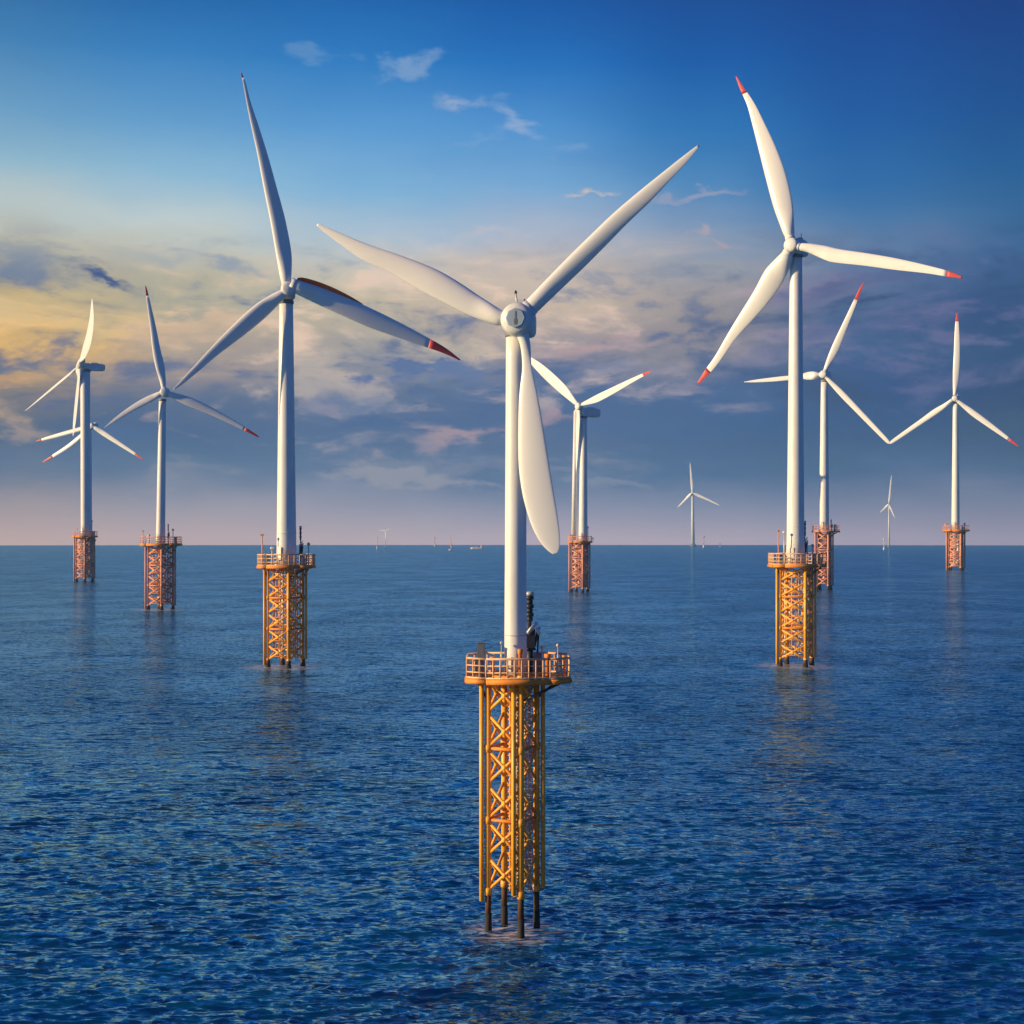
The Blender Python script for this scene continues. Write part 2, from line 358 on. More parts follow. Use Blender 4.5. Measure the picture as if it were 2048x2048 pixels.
# ------------------------------------------------------------------ turbines
CAM = Vector((0, 0, H))
def dist(yw): return H*F/(yw-EY)
class Turb:
    """everything is measured in photo pixels at this turbine's own distance and turned into metres"""
    def __init__(s, cx, yw, label, group='offshore wind turbines'):
        s.d = dist(yw); s.k = s.d/F; s.cx = cx; s.yw = yw
        s.base = Vector(((cx-1024)*s.k, s.d, 0))
        s.root = bpy.data.objects.new('wind_turbine', None); scene.collection.objects.link(s.root)
        s.root.location = s.base; s.root.empty_display_size = 5
        tag(s.root, label, 'wind turbine', group)
        s.rng = random.Random(int(cx))
    def P(s, x, y, dy=0.):        # local point (dy in px units of depth, + away)
        return Vector(((x-s.cx)*s.k, dy*s.k, (s.yw-y)*s.k))
    def jacket(s, Rd, th, ytop, ybot, bays, lr, br, m='orange', m2='rust', clutter=0, detail=True, caisson=True, fender=True):
        k = s.k; pw = 1.45 if clutter else 1.
        T0, B0 = s.P(0, ytop).z, s.P(0, ybot).z
        ang = [R(th+90*i) for i in range(4)]           # 0 right, 1 back(+y), 2 left, 3 front
        C = [Vector((math.cos(a), math.sin(a), 0))*Rd*k for a in ang]
        def c(i, z): return Vector((C[i % 4].x, C[i % 4].y, z))
        zs = [T0+(B0-T0)*i/bays for i in range(bays+1)]; J = None
        for z in zs[:-1]:
            ring = MB()
            for i in range(4): ring.tube(c(i, z), c(i+1, z), br*k*1.15)
            o_ = ring.build('horizontal_brace' if J else 'jacket', m2, J or s.root); J = J or o_
        for i in range(4):
            b = MB(); b.tube(c(i, T0), c(i, B0), lr*k, n=14)
            for z in zs: b.tube(c(i, z-lr*k*1.2), c(i, z+lr*k*1.2), lr*k*1.22, n=14)
            b.build('jacket_leg', m, J)
            pl = MB(); pl.tube(c(i, B0), c(i, B0*.45), lr*k*pw, n=12)
            pl.build('pile', 'brown', J)
            pl = MB(); pl.tube(c(i, B0*.45), c(i, -3), lr*k*pw*1.1, lr*k*pw*1.35, n=12)
            pl.build('pile_foot', 'dark', J)
            if fender and (i in (0, 2) or (i == 3 and not clutter)):
                off = Vector((1 if i == 0 else -1, -.25, 0))*lr*(2.1 if i != 3 else 2.3)*k
                f = MB(); f.tube(c(i, T0)+off, c(i, B0-(lr*3*k if i == 2 else 0))+off, lr*k*.75, n=10)
                for z in zs: f.tube(c(i, z), c(i, z)+off, lr*.45*k, n=6)
                f.build('fender_pipe', m, J)
        for i in range(4):
            b = MB()
            for q in range(bays):
                for h_ in range(2):
                    za = zs[q]+(zs[q+1]-zs[q])*(h_/2+.03); zb = zs[q]+(zs[q+1]-zs[q])*(h_/2+.48)
                    b.tube(c(i, za), c(i+1, zb), br*k); b.tube(c(i+1, za), c(i, zb), br*k*.99)
                    e = (c(i, za)+c(i+1, zb))/2
                    b.tube(e-Vector((0,0,br*1.6*k)), e+Vector((0,0,br*1.6*k)), br*1.5*k)
            b.build('cross_bracing', m, J)
        if caisson:
            b = MB(); e = c(0, 0)*.30+c(1, 0)*.25
            b.tube((e.x, e.y, T0), (e.x, e.y, B0+lr*2*k), Rd*.17*k, n=20)
            b.build('riser_casing', 'grey', J)
        # ladder and pipes behind the right-hand face
        rg = s.rng
        f0, f1 = C[3], C[0]; dirr = (f1-f0)
        inn = Vector((-dirr.y, dirr.x, 0)).normalized()
        npipe = 5 if clutter else 9
        for i in range(npipe):
            t_ = .10+.78*i/(npipe-1); e = f0+dirr*t_+inn*(rg.uniform(2, 9 if clutter else 26)*lr/5*k)
            b = MB(); r_ = br*k*rg.uniform(.45, .95); zb = B0+rg.uniform(-3, 12)*k*lr/5
            b.tube((e.x, e.y, T0), (e.x, e.y, zb), r_, n=8)
            nz = int((T0-zb)/(9*k)) if detail else int((T0-zb)/(7*k))
            for q in range(nz):
                z = T0-(q+rg.uniform(.2, .8))*(T0-zb)/max(nz, 1)
                b.tube((e.x, e.y, z-1.1*k), (e.x, e.y, z+1.1*k), r_*rg.uniform(1.4, 2.2), n=8)
            b.build('riser_pipe', ['light', m, m2, 'light', m][i % 5], J)
        b = MB(); t_ = .5; w_ = 4.*lr/5*k
        e = f0+dirr*t_-inn*1.0*k; dn = dirr.normalized()
        for sg in (-1, 1):
            p = e+dn*w_*sg; b.tube((p.x, p.y, T0), (p.x, p.y, B0), .55*k*lr/5+.02, n=6)
        nz = int((T0-B0)/(4.2*k))
        for q in range(nz):
            z = B0+(q+.5)*(T0-B0)/nz; p = e-dn*w_; q2 = e+dn*w_
            b.tube((p.x, p.y, z), (q2.x, q2.y, z), .5*k*lr/5, n=5)
            if q % 3 == 0:
                hp = [e-dn*w_, e-dn*w_*1.1-inn*w_*1.3, e-inn*w_*2.1, e+dn*w_*1.1-inn*w_*1.3, e+dn*w_]
                for a_, b_ in zip(hp, hp[1:]): b.tube((a_.x, a_.y, z), (b_.x, b_.y, z), .4*k*lr/5, n=5)
        b.build('caged_ladder', 'light' if detail else m, J)
        # dense gear on the small ones: pipes, clamps, gratings seen as glitter
        if clutter:
            for f in (2, 3):
                a0, a1 = C[f], C[(f+1) % 4]; dd = a1-a0; nin = Vector((-dd.y, dd.x, 0)).normalized()
                nv = max(3, int(clutter*(7 if f == 2 else 4)))
                for grp, mm in enumerate((m, 'light')):
                    b = MB()
                    for i in range(nv):
                        t_ = (i+rg.uniform(.2, .8))/nv*.84+.08; e = a0+dd*t_+nin*rg.uniform(.0, 12)*k
                        if i % 2 != grp: continue
                        zt = T0-rg.uniform(0, .1)*(T0-B0); zb = B0+rg.uniform(0, .12)*(T0-B0)
                        b.tube((e.x, e.y, zt), (e.x, e.y, zb), k*rg.uniform(.6, 1.5)*(.6 if s.k > .4 else 1), n=6)
                        for q in range(int(9*clutter)+6):
                            z = zb+(zt-zb)*rg.random(); sx = rg.uniform(2, 5)*k
                            if rg.random() < .6: b.box((e.x, e.y, z), (sx, sx*.7, rg.uniform(1, 3.4)*k), rg.random())
                            else: b.tube((e.x, e.y, z), Vector((e.x, e.y, z))+dn*0+dd.normalized()*rg.uniform(4, 13)*k*rg.choice((-1,1))*.6, k*rg.uniform(.6, 1.2), n=6)
                    b.build('pipework', mm, J)
                b = MB()
                for q in range(bays*4):
                    z = B0+(T0-B0)*(q+.5)/(bays*4)
                    b.tube((a0.x, a0.y, z), (a1.x, a1.y, z), k*.7, n=5)
                b.build('horizontal_rail', m2, J)
        s.C, s.T0 = C, T0
        return J
    def deck(s, x0, x1, y, th, depth, rail, m='orange', m2='rust', posts=26, offx=None, rm='rail'):
        k = s.k; z = s.P(0, y).z; cx = ((x0+x1)/2-s.cx)*k; hw = (x1-x0)/2*k; hd = depth/2*k
        cham = .38
        O = [(-1+cham,-1),(1-cham,-1),(1,-1+cham),(1,1-cham),(1-cham,1),(-1+cham,1),(-1,1-cham),(-1,-1+cham)]
        O = [Vector((cx+a*hw, b*hd, 0)) for a, b in O]
        b = MB(); A = b.ring([(p.x, p.y, z-th*.35*k) for p in O]); B_ = b.ring([(p.x, p.y, z) for p in O])
        b.bridge(A, B_, False); b.cap(A, True); b.cap(B_)
        D = b.build('deck', m2, s.root)
        for i in range(8):
            b = MB(); p, q = O[i], O[(i+1) % 8]
            b.tube((p.x, p.y, z-th*.45*k), (q.x, q.y, z-th*.45*k), th*.5*k, n=10); b.build('deck_edge_beam', m2, D)
        for i in range(4):
            b = MB(); p = s.C[i]; q = Vector((cx+math.copysign(hw*.82, p.x), math.copysign(min(abs(p.y)*1.1, hd*.8), p.y), 0))
            b.tube((p.x, p.y, z-th*4.2*k), (q.x, q.y, z-th*.8*k), th*.24*k)
            b.build('deck_strut', 'black', D)
        rl = MB(); per = []
        for i in range(8):
            p, q = O[i]*1., O[(i+1) % 8]*1.
            per.append((p, q, (q-p).length))
        for hh, rr in ((1., .055), (.66, .035), (.33, .035), (.06, .05)):
            for p, q, L in per: rl.tube((p.x, p.y, z+rail*hh*k), (q.x, q.y, z+rail*hh*k), rail*rr*k, n=6)
        tot = sum(L for *_, L in per)
        for p, q, L in per:
            n_ = max(1, round(posts*L/tot))
            for j in range(n_):
                e = p+(q-p)*j/n_; rl.tube((e.x, e.y, z), (e.x, e.y, z+rail*k), rail*.04*k, n=6)
        rl.build('railing', rm, D)
        s.z, s.O, s.hd = z, O, hd
        return D
    def gear(s, D, items):
        k = s.k
        for it in items:
            kind, x, y0, y1, dep, w_ = it
            p0, p1 = s.P(x, y0, dep), s.P(x, y1, dep); p0.z = max(p0.z, s.z+.01*k)if y0 == 'd' else p0.z
            b = MB()
            if kind == 'cabinet':
                b.box((p0+p1)/2, (w_*k, w_*.8*k, abs(p1.z-p0.z))); b.box((p1.x, p1.y, p1.z+.4*k), (w_*1.25*k, w_*k, .9*k))
                b.tube(p0+Vector((w_*.6*k, 0, 0)), p1+Vector((w_*.6*k, 0, 2*k)), .5*k)
                b.build('equipment_cabinet', 'grey', D)
            elif kind == 'mast':
                b.tube(p0, p1, w_*.5*k, w_*.35*k, 8); b.lathe([(w_*.5*k, 0), (w_*1.1*k, w_*.6*k), (w_*1.1*k, w_*1.6*k), (w_*.3*k, w_*2.4*k)], p1, 12)
                b.build('lamp_mast', 'light', D)
            elif kind == 'orange_mast':
                b.tube(p0, p1, w_*.5*k, w_*.35*k, 8); b.box(p1, (w_*2*k, w_*1.6*k, w_*1.4*k)); b.build('lamp_mast', 'salmon', D)
            elif kind == 'pedestal':
                b.lathe([(w_*.5*k, 0), (w_*.5*k, (p1.z-p0.z)*.8), (w_*.75*k, (p1.z-p0.z)*.85), (w_*.75*k, p1.z-p0.z)], p0, 12)
                b.build('deck_bollard', 'rust', D)
            elif kind == 'crane':
                h = p1.z-p0.z; W = w_*k
                b.tube(p0, p0+Vector((0, 0, h*.34)), W*.22, n=12); b.lathe([(W*.4, 0), (W*.4, h*.03)], p0+Vector((0,0,h*.3)), 12)
                cr = b.build('deck_crane', 'black', D)
                q = MB(); q.box(p0+Vector((W*.05, 0, h*.45)), (W*.62, W*.5, h*.24)); q.tube(p0+Vector((W*.3, 0, h*.35)), p0+Vector((W*.62, -.1*W, h*.6)), W*.10)
                q.tube(p0+Vector((W*.62, -.1*W, h*.6)), p0+Vector((W*.5, -.1*W, h*.28)), W*.06); q.tube(p0+Vector((W*.5, -.1*W, h*.28)), p0+Vector((W*.2, 0, h*.2)), W*.05)
                q.build('crane_housing', 'black', cr, bevel=W*.06)
                q = MB(); q.tube(p0+Vector((-W*.15, -.2*W, h*.52)), p0+Vector((W*.5, -.3*W, h*.66)), W*.16, W*.11)
                q.tube(p0+Vector((W*.5, -.3*W, h*.6)), p0+Vector((W*.62, -.3*W, h*.5)), W*.12, W*.09); q.build('crane_arm', 'hub', cr)
                q = MB()
                for i in range(6): q.lathe([(W*(.26 if i % 2 else .2), 0), (W*(.26 if i % 2 else .2), h*.05)], p0+Vector((0, 0, h*(.68+.055*i))), 12)
                q.tube(p0+Vector((0,0,h*.5)), p0+Vector((0,0,h*.99)), W*.12); q.build('winch_drum', 'black', cr)
                q = MB(); q.lathe([(W*.18, 0), (W*.3, h*.02), (W*.3, h*.05), (W*.1, h*.06)], p0+Vector((0,0,h*1.0)), 12); q.build('crane_cap', 'light', cr)
    def tower(s, x0a, x0b, y0, x1a, x1b, y1, bell=None, dep=0):
        k = s.k; b = MB(); n = 56; last = None
        st = 14; P0 = s.P((x0a+x0b)/2, y0, dep); P1 = s.P((x1a+x1b)/2, y1, dep); r0 = (x0b-x0a)/2*k; r1 = (x1b-x1a)/2*k
        for i in range(st+1):
            t_ = i/st; r = r0+(r1-r0)*t_; c = P0+(P1-P0)*t_
            if bell and t_ < bell[0]: r += (r0*bell[1])*(1-t_/bell[0])
            Rg = b.ring([c+Vector((math.cos(2*math.pi*j/n), math.sin(2*math.pi*j/n), 0))*r for j in range(n)])
            if last: b.bridge(last, Rg)
            else: b.cap(Rg, True)
            last = Rg
        b.cap(last)
        tw = b.build('tower', 'white', s.root)
        for t_ in (.015, .12, .40, .70):
            f = MB(); c = P0+(P1-P0)*t_; r = r0+(r1-r0)*t_
            if bell and t_ < bell[0]: r += (r0*bell[1])*(1-t_/bell[0])
            f.lathe([(r*.98, -r*.05), (r*1.025, -r*.04), (r*1.025, r*.04), (r*.98, r*.05)] if t_ < .2 else [(r*.99, -r*.03), (r*1.012, -r*.022), (r*1.012, r*.022), (r*.99, r*.03)], c, 56)
            f.build('tower_flange', 'light' if s.k < .12 and t_ < .2 else 'white', tw)
        dr = MB(); c = P0+Vector((-r0*.55, -r0*.86, r0*1.1)); dr.box(c, (r0*.5, r0*.12, r0*1.3), R(-32)); dr.build('door', 'light', tw, bevel=r0*.04)
        s.tt = P1; s.r1 = r1
        return tw
    def head(s, hx, hy, yaw, hr, nl, nh, fwd, mast=False, nm='hub', drop=0):
        """rotor faces n (towards camera, turned left by yaw)"""
        k = s.k; ya = R(yaw)
        s.n = Vector((-math.sin(ya), -math.cos(ya), 0)); n = s.n
        # hub centre seen at pixel (hx,hy), a little before the tower axis
        depth = s.d-fwd*k*math.cos(ya)
        kk = depth/F
        s.hub = Vector(((hx-1024)*kk, depth, H-(hy-EY)*kk))-s.base
        side = Vector((0,0,1)).cross(n).normalized()
        # nacelle: rounded box lofted along -n
        b = MB(); last = None
        h, w_ = nh*k/2, nh*k*.46
        prof = [(-.02, .55), (.03, .82), (.10, .96), (.3, 1.), (.7, 1.), (.9, .93), (.98, .78), (1., .6)]
        st0 = s.hub-n*hr*k*.55-Vector((0,0,drop*k))
        for t_, sc_ in prof:
            c = st0-n*nl*k*t_; pts = []
            for j in range(28):
                a = 2*math.pi*j/28; ca, sa = math.cos(a), math.sin(a); e = .45
                xx = math.copysign(abs(ca)**e, ca)*w_*sc_; zz = math.copysign(abs(sa)**e, sa)*h*sc_
                pts.append(c+side*xx+Vector((0,0,zz)))
            Rg = b.ring(pts)
            if last: b.bridge(last, Rg)
            else: b.cap(Rg, True)
            last = Rg
        b.cap(last)
        nac = b.build('nacelle', nm, s.root)
        g = MB()
        c = st0-n*nl*k*.55
        g.box(c+Vector((0,0,h*1.08)), (w_*.9, nl*k*.3, h*.22), -ya); g.tube(c+Vector((0,0,h))-n*nl*k*.3, c+Vector((0,0,h*1.9))-n*nl*k*.3, h*.05)
        g.build('nacelle_hatch', 'black' if s.k < .3 else nm, nac)
        y_ = MB(); zt = s.tt; y_.lathe([(s.r1*1.02, -s.r1*.35), (s.r1*1.12, -s.r1*.2), (s.r1*1.12, s.r1*.1), (s.r1*1.0, s.r1*.3)], zt, 40); y_.build('yaw_bearing', 'grey', nac)
        # hub: spinner
        hb = MB(); prof = [(.62, -.75), (.92, -.66), (1.0, -.5), (1.02, -.1), (1.0, .35), (.93, .58), (.78, .72), (.5, .80), (.06, .84)]
        hb.lathe([(r*hr*k, z*hr*k) for r, z in prof], s.hub, 36, axis=n)
        s.hr = hr; s.H = hb.build('hub', 'hub', s.root)
        if mast:
            hc = MB(); hc.lathe([(.6*hr*k, 0), (.6*hr*k, .035*hr*k), (.55*hr*k, .06*hr*k)], s.hub+n*.80*hr*k, 8, axis=n)
            ho = hc.build('hub_cover', 'panel', s.H)
            hs = MB(); hs.box(s.hub+n*.87*hr*k, (.07*hr*k, .03*hr*k, .8*hr*k), -ya); hs.box(s.hub+n*.87*hr*k+Vector((0,0,-.2*hr*k)), (.18*hr*k, .03*hr*k, .3*hr*k), -ya)
            hs.build('cover_seam', 'grey', ho)
            m_ = MB(); p = s.hub+Vector((-1*k, 0, hr*.8*k)); q = p+Vector((-3.5*k, 0, 26*k))
            m_.tube(p, q, 2.*k, 1.6*k, 10); mo = m_.build('beacon_mast', 'light', nac)
            m_ = MB(); m_.lathe([(2.8*k, 0), (2.8*k, 2.5*k), (1.6*k, 5.5*k), (.3*k, 6.5*k)], q, 12); m_.build('beacon', 'lamp', mo)
    def unp(s, x, y, off=0.):
        ray = Vector(((x-1024)/F, 1, (EY-y)/F)); hub = s.hub+s.base+s.n*off
        t_ = (hub-CAM).dot(s.n)/ray.dot(s.n)
        return CAM+ray*t_-s.base
    def blade(s, edges, red=0., thick=.22, rootr=None, twist=12., label=None, stripe=False, off=0., rk=1.):
        """edges: list of (xa,ya,xb,yb) photo-pixel edge pairs from root to tip"""
        st = []
        # resample smoothly
        E = np.array(edges, float); n0 = len(E); tt = np.linspace(0, n0-1, 42)
        def cr(i, t_):
            p = [E[min(max(i+q, 0), n0-1)] for q in (-1, 0, 1, 2)]
            return .5*((2*p[1])+(-p[0]+p[2])*t_+(2*p[0]-5*p[1]+4*p[2]-p[3])*t_*t_+(-p[0]+3*p[1]-3*p[2]+p[3])*t_**3)
        rows = [cr(min(int(q), n0-2), q-min(int(q), n0-2)) for q in tt]
        NS = 22
        pts_all = []; L = len(rows)
        Pa = [s.unp(r_[0], r_[1], off) for r_ in rows]; Pb = [s.unp(r_[2], r_[3], off) for r_ in rows]
        root = (Pa[0]+Pb[0])/2; tip = (Pa[-1]+Pb[-1])/2; tot = (tip-root).length
        w0 = (Pa[0]-Pb[0]).length
        for i in range(L):
            a, b_ = Pa[i], Pb[i]; c = (a+b_)/2; w_ = max((a-b_).length, .02*w0)
            f = (c-root).length/tot
            rd = max(0., 1-f/.16); rd = rd*rd*(3-2*rd)
            ed = (a-b_).normalized() if (a-b_).length > 1e-5 else ed
            tw = R(twist*(1-f))*(1-rd)
            ch = (ed*math.cos(tw)+s.n*math.sin(tw)); nr = (s.n*math.cos(tw)-ed*math.sin(tw))
            hw = w_/2; th_ = hw*rk*(rd*1.0+(1-rd)*(thick*1.5*(1-f)+thick*.75))
            ring = []
            for j in range(NS):
                an = 2*math.pi*j/NS; xx = math.cos(an); zz = math.sin(an)
                # airfoil: thin trailing edge on the b side
                shp = rd+(1-rd)*(.35+.65*((xx+1)/2)**.6)
                ring.append(c+ch*hw*xx+nr*th_*zz*shp)
            pts_all.append((f, ring))
        def mk(sel):
            b = MB(); last = None
            for f, ring in sel:
                Rg = b.ring(ring)
                if last: b.bridge(last, Rg)
                else: b.cap(Rg, True)
                last = Rg
            b.cap(last); return b
        if red:
            cut = next(i for i, (f, _) in enumerate(pts_all) if f > 1-red)
            o = mk(pts_all[:cut+1]).build('blade', 'blade', s.root)
            mk(pts_all[cut:]).build('blade_tip', 'red', o)
        else: o = mk(pts_all).build('blade', 'blade', s.root)
        # root collar
        b = MB(); d = (pts_all[3][1][0]-pts_all[0][1][0]).normalized(); dv = (tip-root).normalized()
        b.tube(root-dv*w0*.35, root+dv*w0*.12, w0*.54*rk, w0*.52*rk, 24); b.build('blade_root_collar', 'hub', o)
        if stripe:
            # added strip modelling an orange motion-blur ghost along the upper leading edge
            q = MB(); seg = [Vector(p[1][0]) for p in pts_all[1:19]]; last = None
            for i, p in enumerate(seg):
                f_ = i/(len(seg)-1); wd = w0*.24*math.sin(math.pi*(.12+.86*f_))**.8+.02; up = (Vector((.4, 0, .9)).normalized()*.77+s.n*.64)
                Rg = q.ring([p+up*wd*(math.cos(a_)+.6)+(s.n*.77-Vector((.4, 0, .9)).normalized()*.64)*wd*.3*math.sin(a_) for a_ in [2*math.pi*j/14 for j in range(14)]])
                if last: q.bridge(last, Rg)
                else: q.cap(Rg, True)
                last = Rg
            q.cap(last)
            q.build('blur_ghost_strip', 'stripe', o)
        if label: o['label'] = label
        return o
    def gblade(s, tx, ty, prof, hub=None, bow=0., **kw):
        """generic blade: prof = list of (t, a, b) offsets in px left/right of the hub->tip axis"""
        hx, hy = hub or s.hpx
        d = Vector((tx-hx, ty-hy)); L = d.length; d.normalize(); p = Vector((d.y, -d.x))
        ed = []
        for t_, a, b_ in prof:
            c = Vector((hx, hy))+d*(L*t_); bo = bow*math.sin(math.pi*t_)
            ed.append((c.x+p.x*(a+bo), c.y+p.y*(a+bo), c.x-p.x*(b_-bo), c.y-p.y*(b_-bo)))
        return s.blade(ed, **kw)

def prof(w, root=.45, s0=.05):
    # w = max chord px ; a is leading side
    return [(s0, root*w*.5, root*w*.5), (s0+.05, root*w*.5, root*w*.5), (.18, w*.40, w*.46), (.27, w*.42, w*.58), (.40, w*.40, w*.46), (.60, w*.32, w*.30), (.80, w*.24, w*.18), (.93, w*.16, w*.10), (.985, w*.08, w*.05), (1., w*.02, w*.02)]

# ---- front turbine
t = Turb(1025, 1860, 'nearest wind turbine at the centre, wide white blade hanging beside its tower')
t.jacket(51, 19, 1352, 1778, 3, 6.2, 3.1)
D = t.deck(935, 1137, 1352, 11, 150, 40, posts=44)
t.gear(D, [('cabinet', 962, 1352, 1284, -20, 13), ('crane', 1060, 1350, 1194, 40, 31), ('mast', 1115, 1350, 1292, -30, 3.2), ('pedestal', 1040, 1352, 1294, -48, 7),
           ('cabinet', 1075, 1352, 1308, 20, 16), ('mast', 1003, 1350, 1286, -30, 2.4), ('mast', 1084, 1350, 1300, 10, 3), ('pedestal', 1095, 1352, 1306, -20, 9), ('cabinet', 941+14, 1352, 1318, 30, 12), ('pedestal', 1128, 1352, 1310, 0, 6), ('pedestal', 985, 1352, 1315, 20, 8)])
t.tower(1008.5, 1053.5, 1352, 1012, 1052, 668)
t.head(1036, 640, 11, 33, 62, 56, 30, mast=True); t.hpx = (1036, 640)
t.blade([(1047,606,1074,624),(1058,595,1085,614),(1095,557,1123,577),(1140,511,1168,534),(1185,467,1211,491),(1230,424,1254,447),(1283,379,1302,401),(1324,346,1339,361),(1364,314,1373,325),(1397,289,1399,292)], twist=14, thick=.26)
t.blade([(1010,624,1003,650),(998,617,990,650),(960,592,945,634),(915,562,900,612),(868,536,850,586),(800,510,785,548),(740,490,726,520),(690,470,680,488),(655,455,648,464),(636,447,633,451)], twist=-14, thick=.24)
t.blade([(1028,662,1056,664),(1040,690,1061,690),(1044,735,1064,738),(1038,790,1076,792),(1036,860,1088,862),(1037,930,1099,932),(1044,985,1107,982),(1055,1028,1114,1024),(1066,1058,1118,1053),(1079,1082,1120,1078),(1092,1098,1119,1095),(1106,1109,1114,1107)], twist=-8, thick=.16, label='wide white blade hanging down beside the tower')

# ---- left big turbine
t = Turb(571, 1333, 'tall white turbine left of centre with an orange strip along one blade')
t.jacket(35, 19, 1133, 1319, 3, 3.2, 1.8, clutter=1.5, caisson=False)
D = t.deck(520, 626, 1131, 6, 84, 22, posts=30)
t.gear(D, [('orange_mast', 528, 1131, 1070, -20, 3), ('crane', 598, 1131, 1056, 20, 9), ('mast', 617, 1131, 1092, 0, 3), ('mast', 543, 1131, 1100, 5, 3), ('cabinet', 536, 1131, 1110, -10, 7), ('cabinet', 609, 1131, 1112, 0, 8)])
t.tower(553, 593, 1129, 559, 586, 604)
t.head(577, 578, -9, 15, 44, 30, 22); t.hpx = (577, 578)
t.blade([(563,566,581,566),(559,550,583,548),(551,505,583,505),(540,440,571,440),(528,380,555,380),(515,310,535,308),(502,250,516,248),(493,205,501,203),(486,165,491,164),(481,144,482,143)], twist=10, red=.03)
t.blade([(592,560,588,586),(606,563,600,592),(650,577,632,608),(700,597,680,630),(750,620,735,654),(800,645,792,674),(850,672,845,692),(890,695,886,706),(921,719,919,721)], twist=-10, red=.20, stripe=True)
t.blade([(566,578,574,592),(548,586,562,604),(510,610,530,636),(468,648,486,672),(425,692,438,708),(390,730,400,740),(360,763,366,768),(346,778,348,780)], twist=14, red=0)

# ---- right big turbine
t = Turb(1592, 1331, 'tall white turbine right of centre with three bright red blade tips, on a golden jacket')
t.jacket(36, 19, 1131, 1317, 3, 3.2, 1.8, clutter=1.5, caisson=False)
D = t.deck(1542, 1645, 1129, 6, 84, 22, posts=30)
t.gear(D, [('orange_mast', 1553, 1129, 1062, -20, 2.5), ('mast', 1570, 1129, 1068, 10, 3), ('crane', 1614, 1129, 1046, 20, 9), ('mast', 1625, 1129, 1095, 0, 3), ('cabinet', 1632, 1129, 1108, 0, 10), ('cabinet', 1560, 1129, 1110, -5, 7)])
t.tower(1573, 1609, 1127, 1580, 1604, 512, bell=(.04, .1))
t.head(1584, 491, 34, 15, 46, 34, 22); t.hpx = (1584, 491)
t.blade([(1571,476,1588,472),(1564,460,1588,456),(1548,415,1584,405),(1533,360,1572,350),(1519,305,1552,295),(1505,250,1527,242),(1494,210,1508,205),(1480,178,1487,174),(1471,153,1473,152)], twist=10, red=.13)
t.blade([(1600,486,1600,502),(1620,487,1618,506),(1650,491,1652,521),(1680,498,1672,526),(1740,507,1730,532),(1800,518,1790,540),(1860,532,1855,547),(1900,543,1898,554),(1925,554,1924,557)], twist=-12, red=.10)
t.blade([(1566,504,1584,510),(1556,514,1582,528),(1532,540,1564,566),(1510,580,1536,605),(1485,620,1505,640),(1460,660,1472,676),(1430,712,1438,724),(1410,740,1418,748),(1394,767,1397,769)], twist=12, red=.13)

# ---- second left
t = Turb(321, 1219, 'mid-sized turbine standing between the leftmost turbine and the tall one with the orange blade strip')
t.jacket(24, 19, 1090, 1211, 3, 2.4, 1.4, m='salmon', m2='rust', clutter=1.2, detail=False, caisson=False)
D = t.deck(286, 359, 1088, 4, 60, 14, posts=22, m='salmon', rm='salmon')
t.gear(D, [('orange_mast', 289, 1088, 1062, -10, 1.6), ('crane', 334, 1088, 1050, 10, 5), ('mast', 346, 1088, 1062, 0, 2), ('mast', 298, 1088, 1074, 0, 2.5), ('cabinet', 351, 1088, 1075, 0, 5)])
t.tower(312, 330, 1086, 318, 332, 800, bell=(.12, .08))
t.head(329, 784, -6, 9, 26, 17, 12); t.hpx = (329, 784)
t.gblade(291, 571, [(.04,5,5),(.12,6,7),(.25,9,9),(.40,9,7),(.6,6,6),(.8,4,4),(.95,2,2),(1,.5,.5)], red=.12, twist=10)
t.gblade(518, 874, [(.04,5,5),(.12,7,6),(.25,10,8),(.45,9,6),(.7,6,4),(.85,4,3),(.97,2,2),(1,.5,.5)], red=.18, twist=-10, bow=4)
t.gblade(209, 855, [(.04,5,5),(.12,6,6),(.25,8,7),(.45,7,6),(.7,5,4),(.9,3,2),(1,.5,.5)], red=.0, twist=10, bow=-5)

# ---- leftmost pair
t = Turb(169, 1163, 'leftmost turbine, seen side-on with a long flat nacelle and one upright blade')
t.jacket(15.5, 19, 1073, 1157, 3, 1.9, 1.1, m='salmon', m2='salmon', clutter=1., detail=False, caisson=False)
D = t.deck(149, 191, 1072, 3, 40, 9, posts=16, m='salmon', rm='salmon')
t.gear(D, [('mast', 184, 1072, 1044, 0, 1.6), ('cabinet', 187, 1072, 1063, 0, 4), ('orange_mast', 155, 1072, 1058, 0, 1.4)])
t.tower(162, 180, 1071, 161, 180, 741)
t.head(160, 733, 62, 4.5, 46, 15, 14); t.hpx = (160, 731)
t.gblade(184, 598, [(.05,3,3),(.15,4,4),(.3,5.5,5.5),(.5,5.5,5),(.7,4,4),(.9,2,2),(1,.5,.5)], twist=5, thick=.1, rk=.45, bow=-8)
t.gblade(50, 822, [(.05,1.6,1.6),(.2,2.2,2.6),(.4,2.2,2.6),(.7,1.6,1.6),(1,.3,.3)], twist=5, thick=.1, rk=.45, label='thin faint blade pointing down to the left')
t.gblade(146, 872, [(.05,3,3),(.2,4,4),(.5,4,4),(.8,3,3),(1,.5,.5)], twist=5, thick=.1, rk=.45)
t = Turb(179, 1150, 'low-hubbed turbine half hidden behind the leftmost tower, with three red-tipped blades')
t.jacket(10, 19, 1082, 1143, 2, 1.2, .6, m='salmon', m2='salmon_dark', detail=False, caisson=False, fender=False)
D = t.deck(168, 190, 1080, 2, 20, 6, posts=10, m='salmon', rm='salmon')
t.tower(173, 184, 1079, 174, 183, 858)
t.head(184, 852, 20, 6, 12, 12, 8); t.hpx = (184, 851)
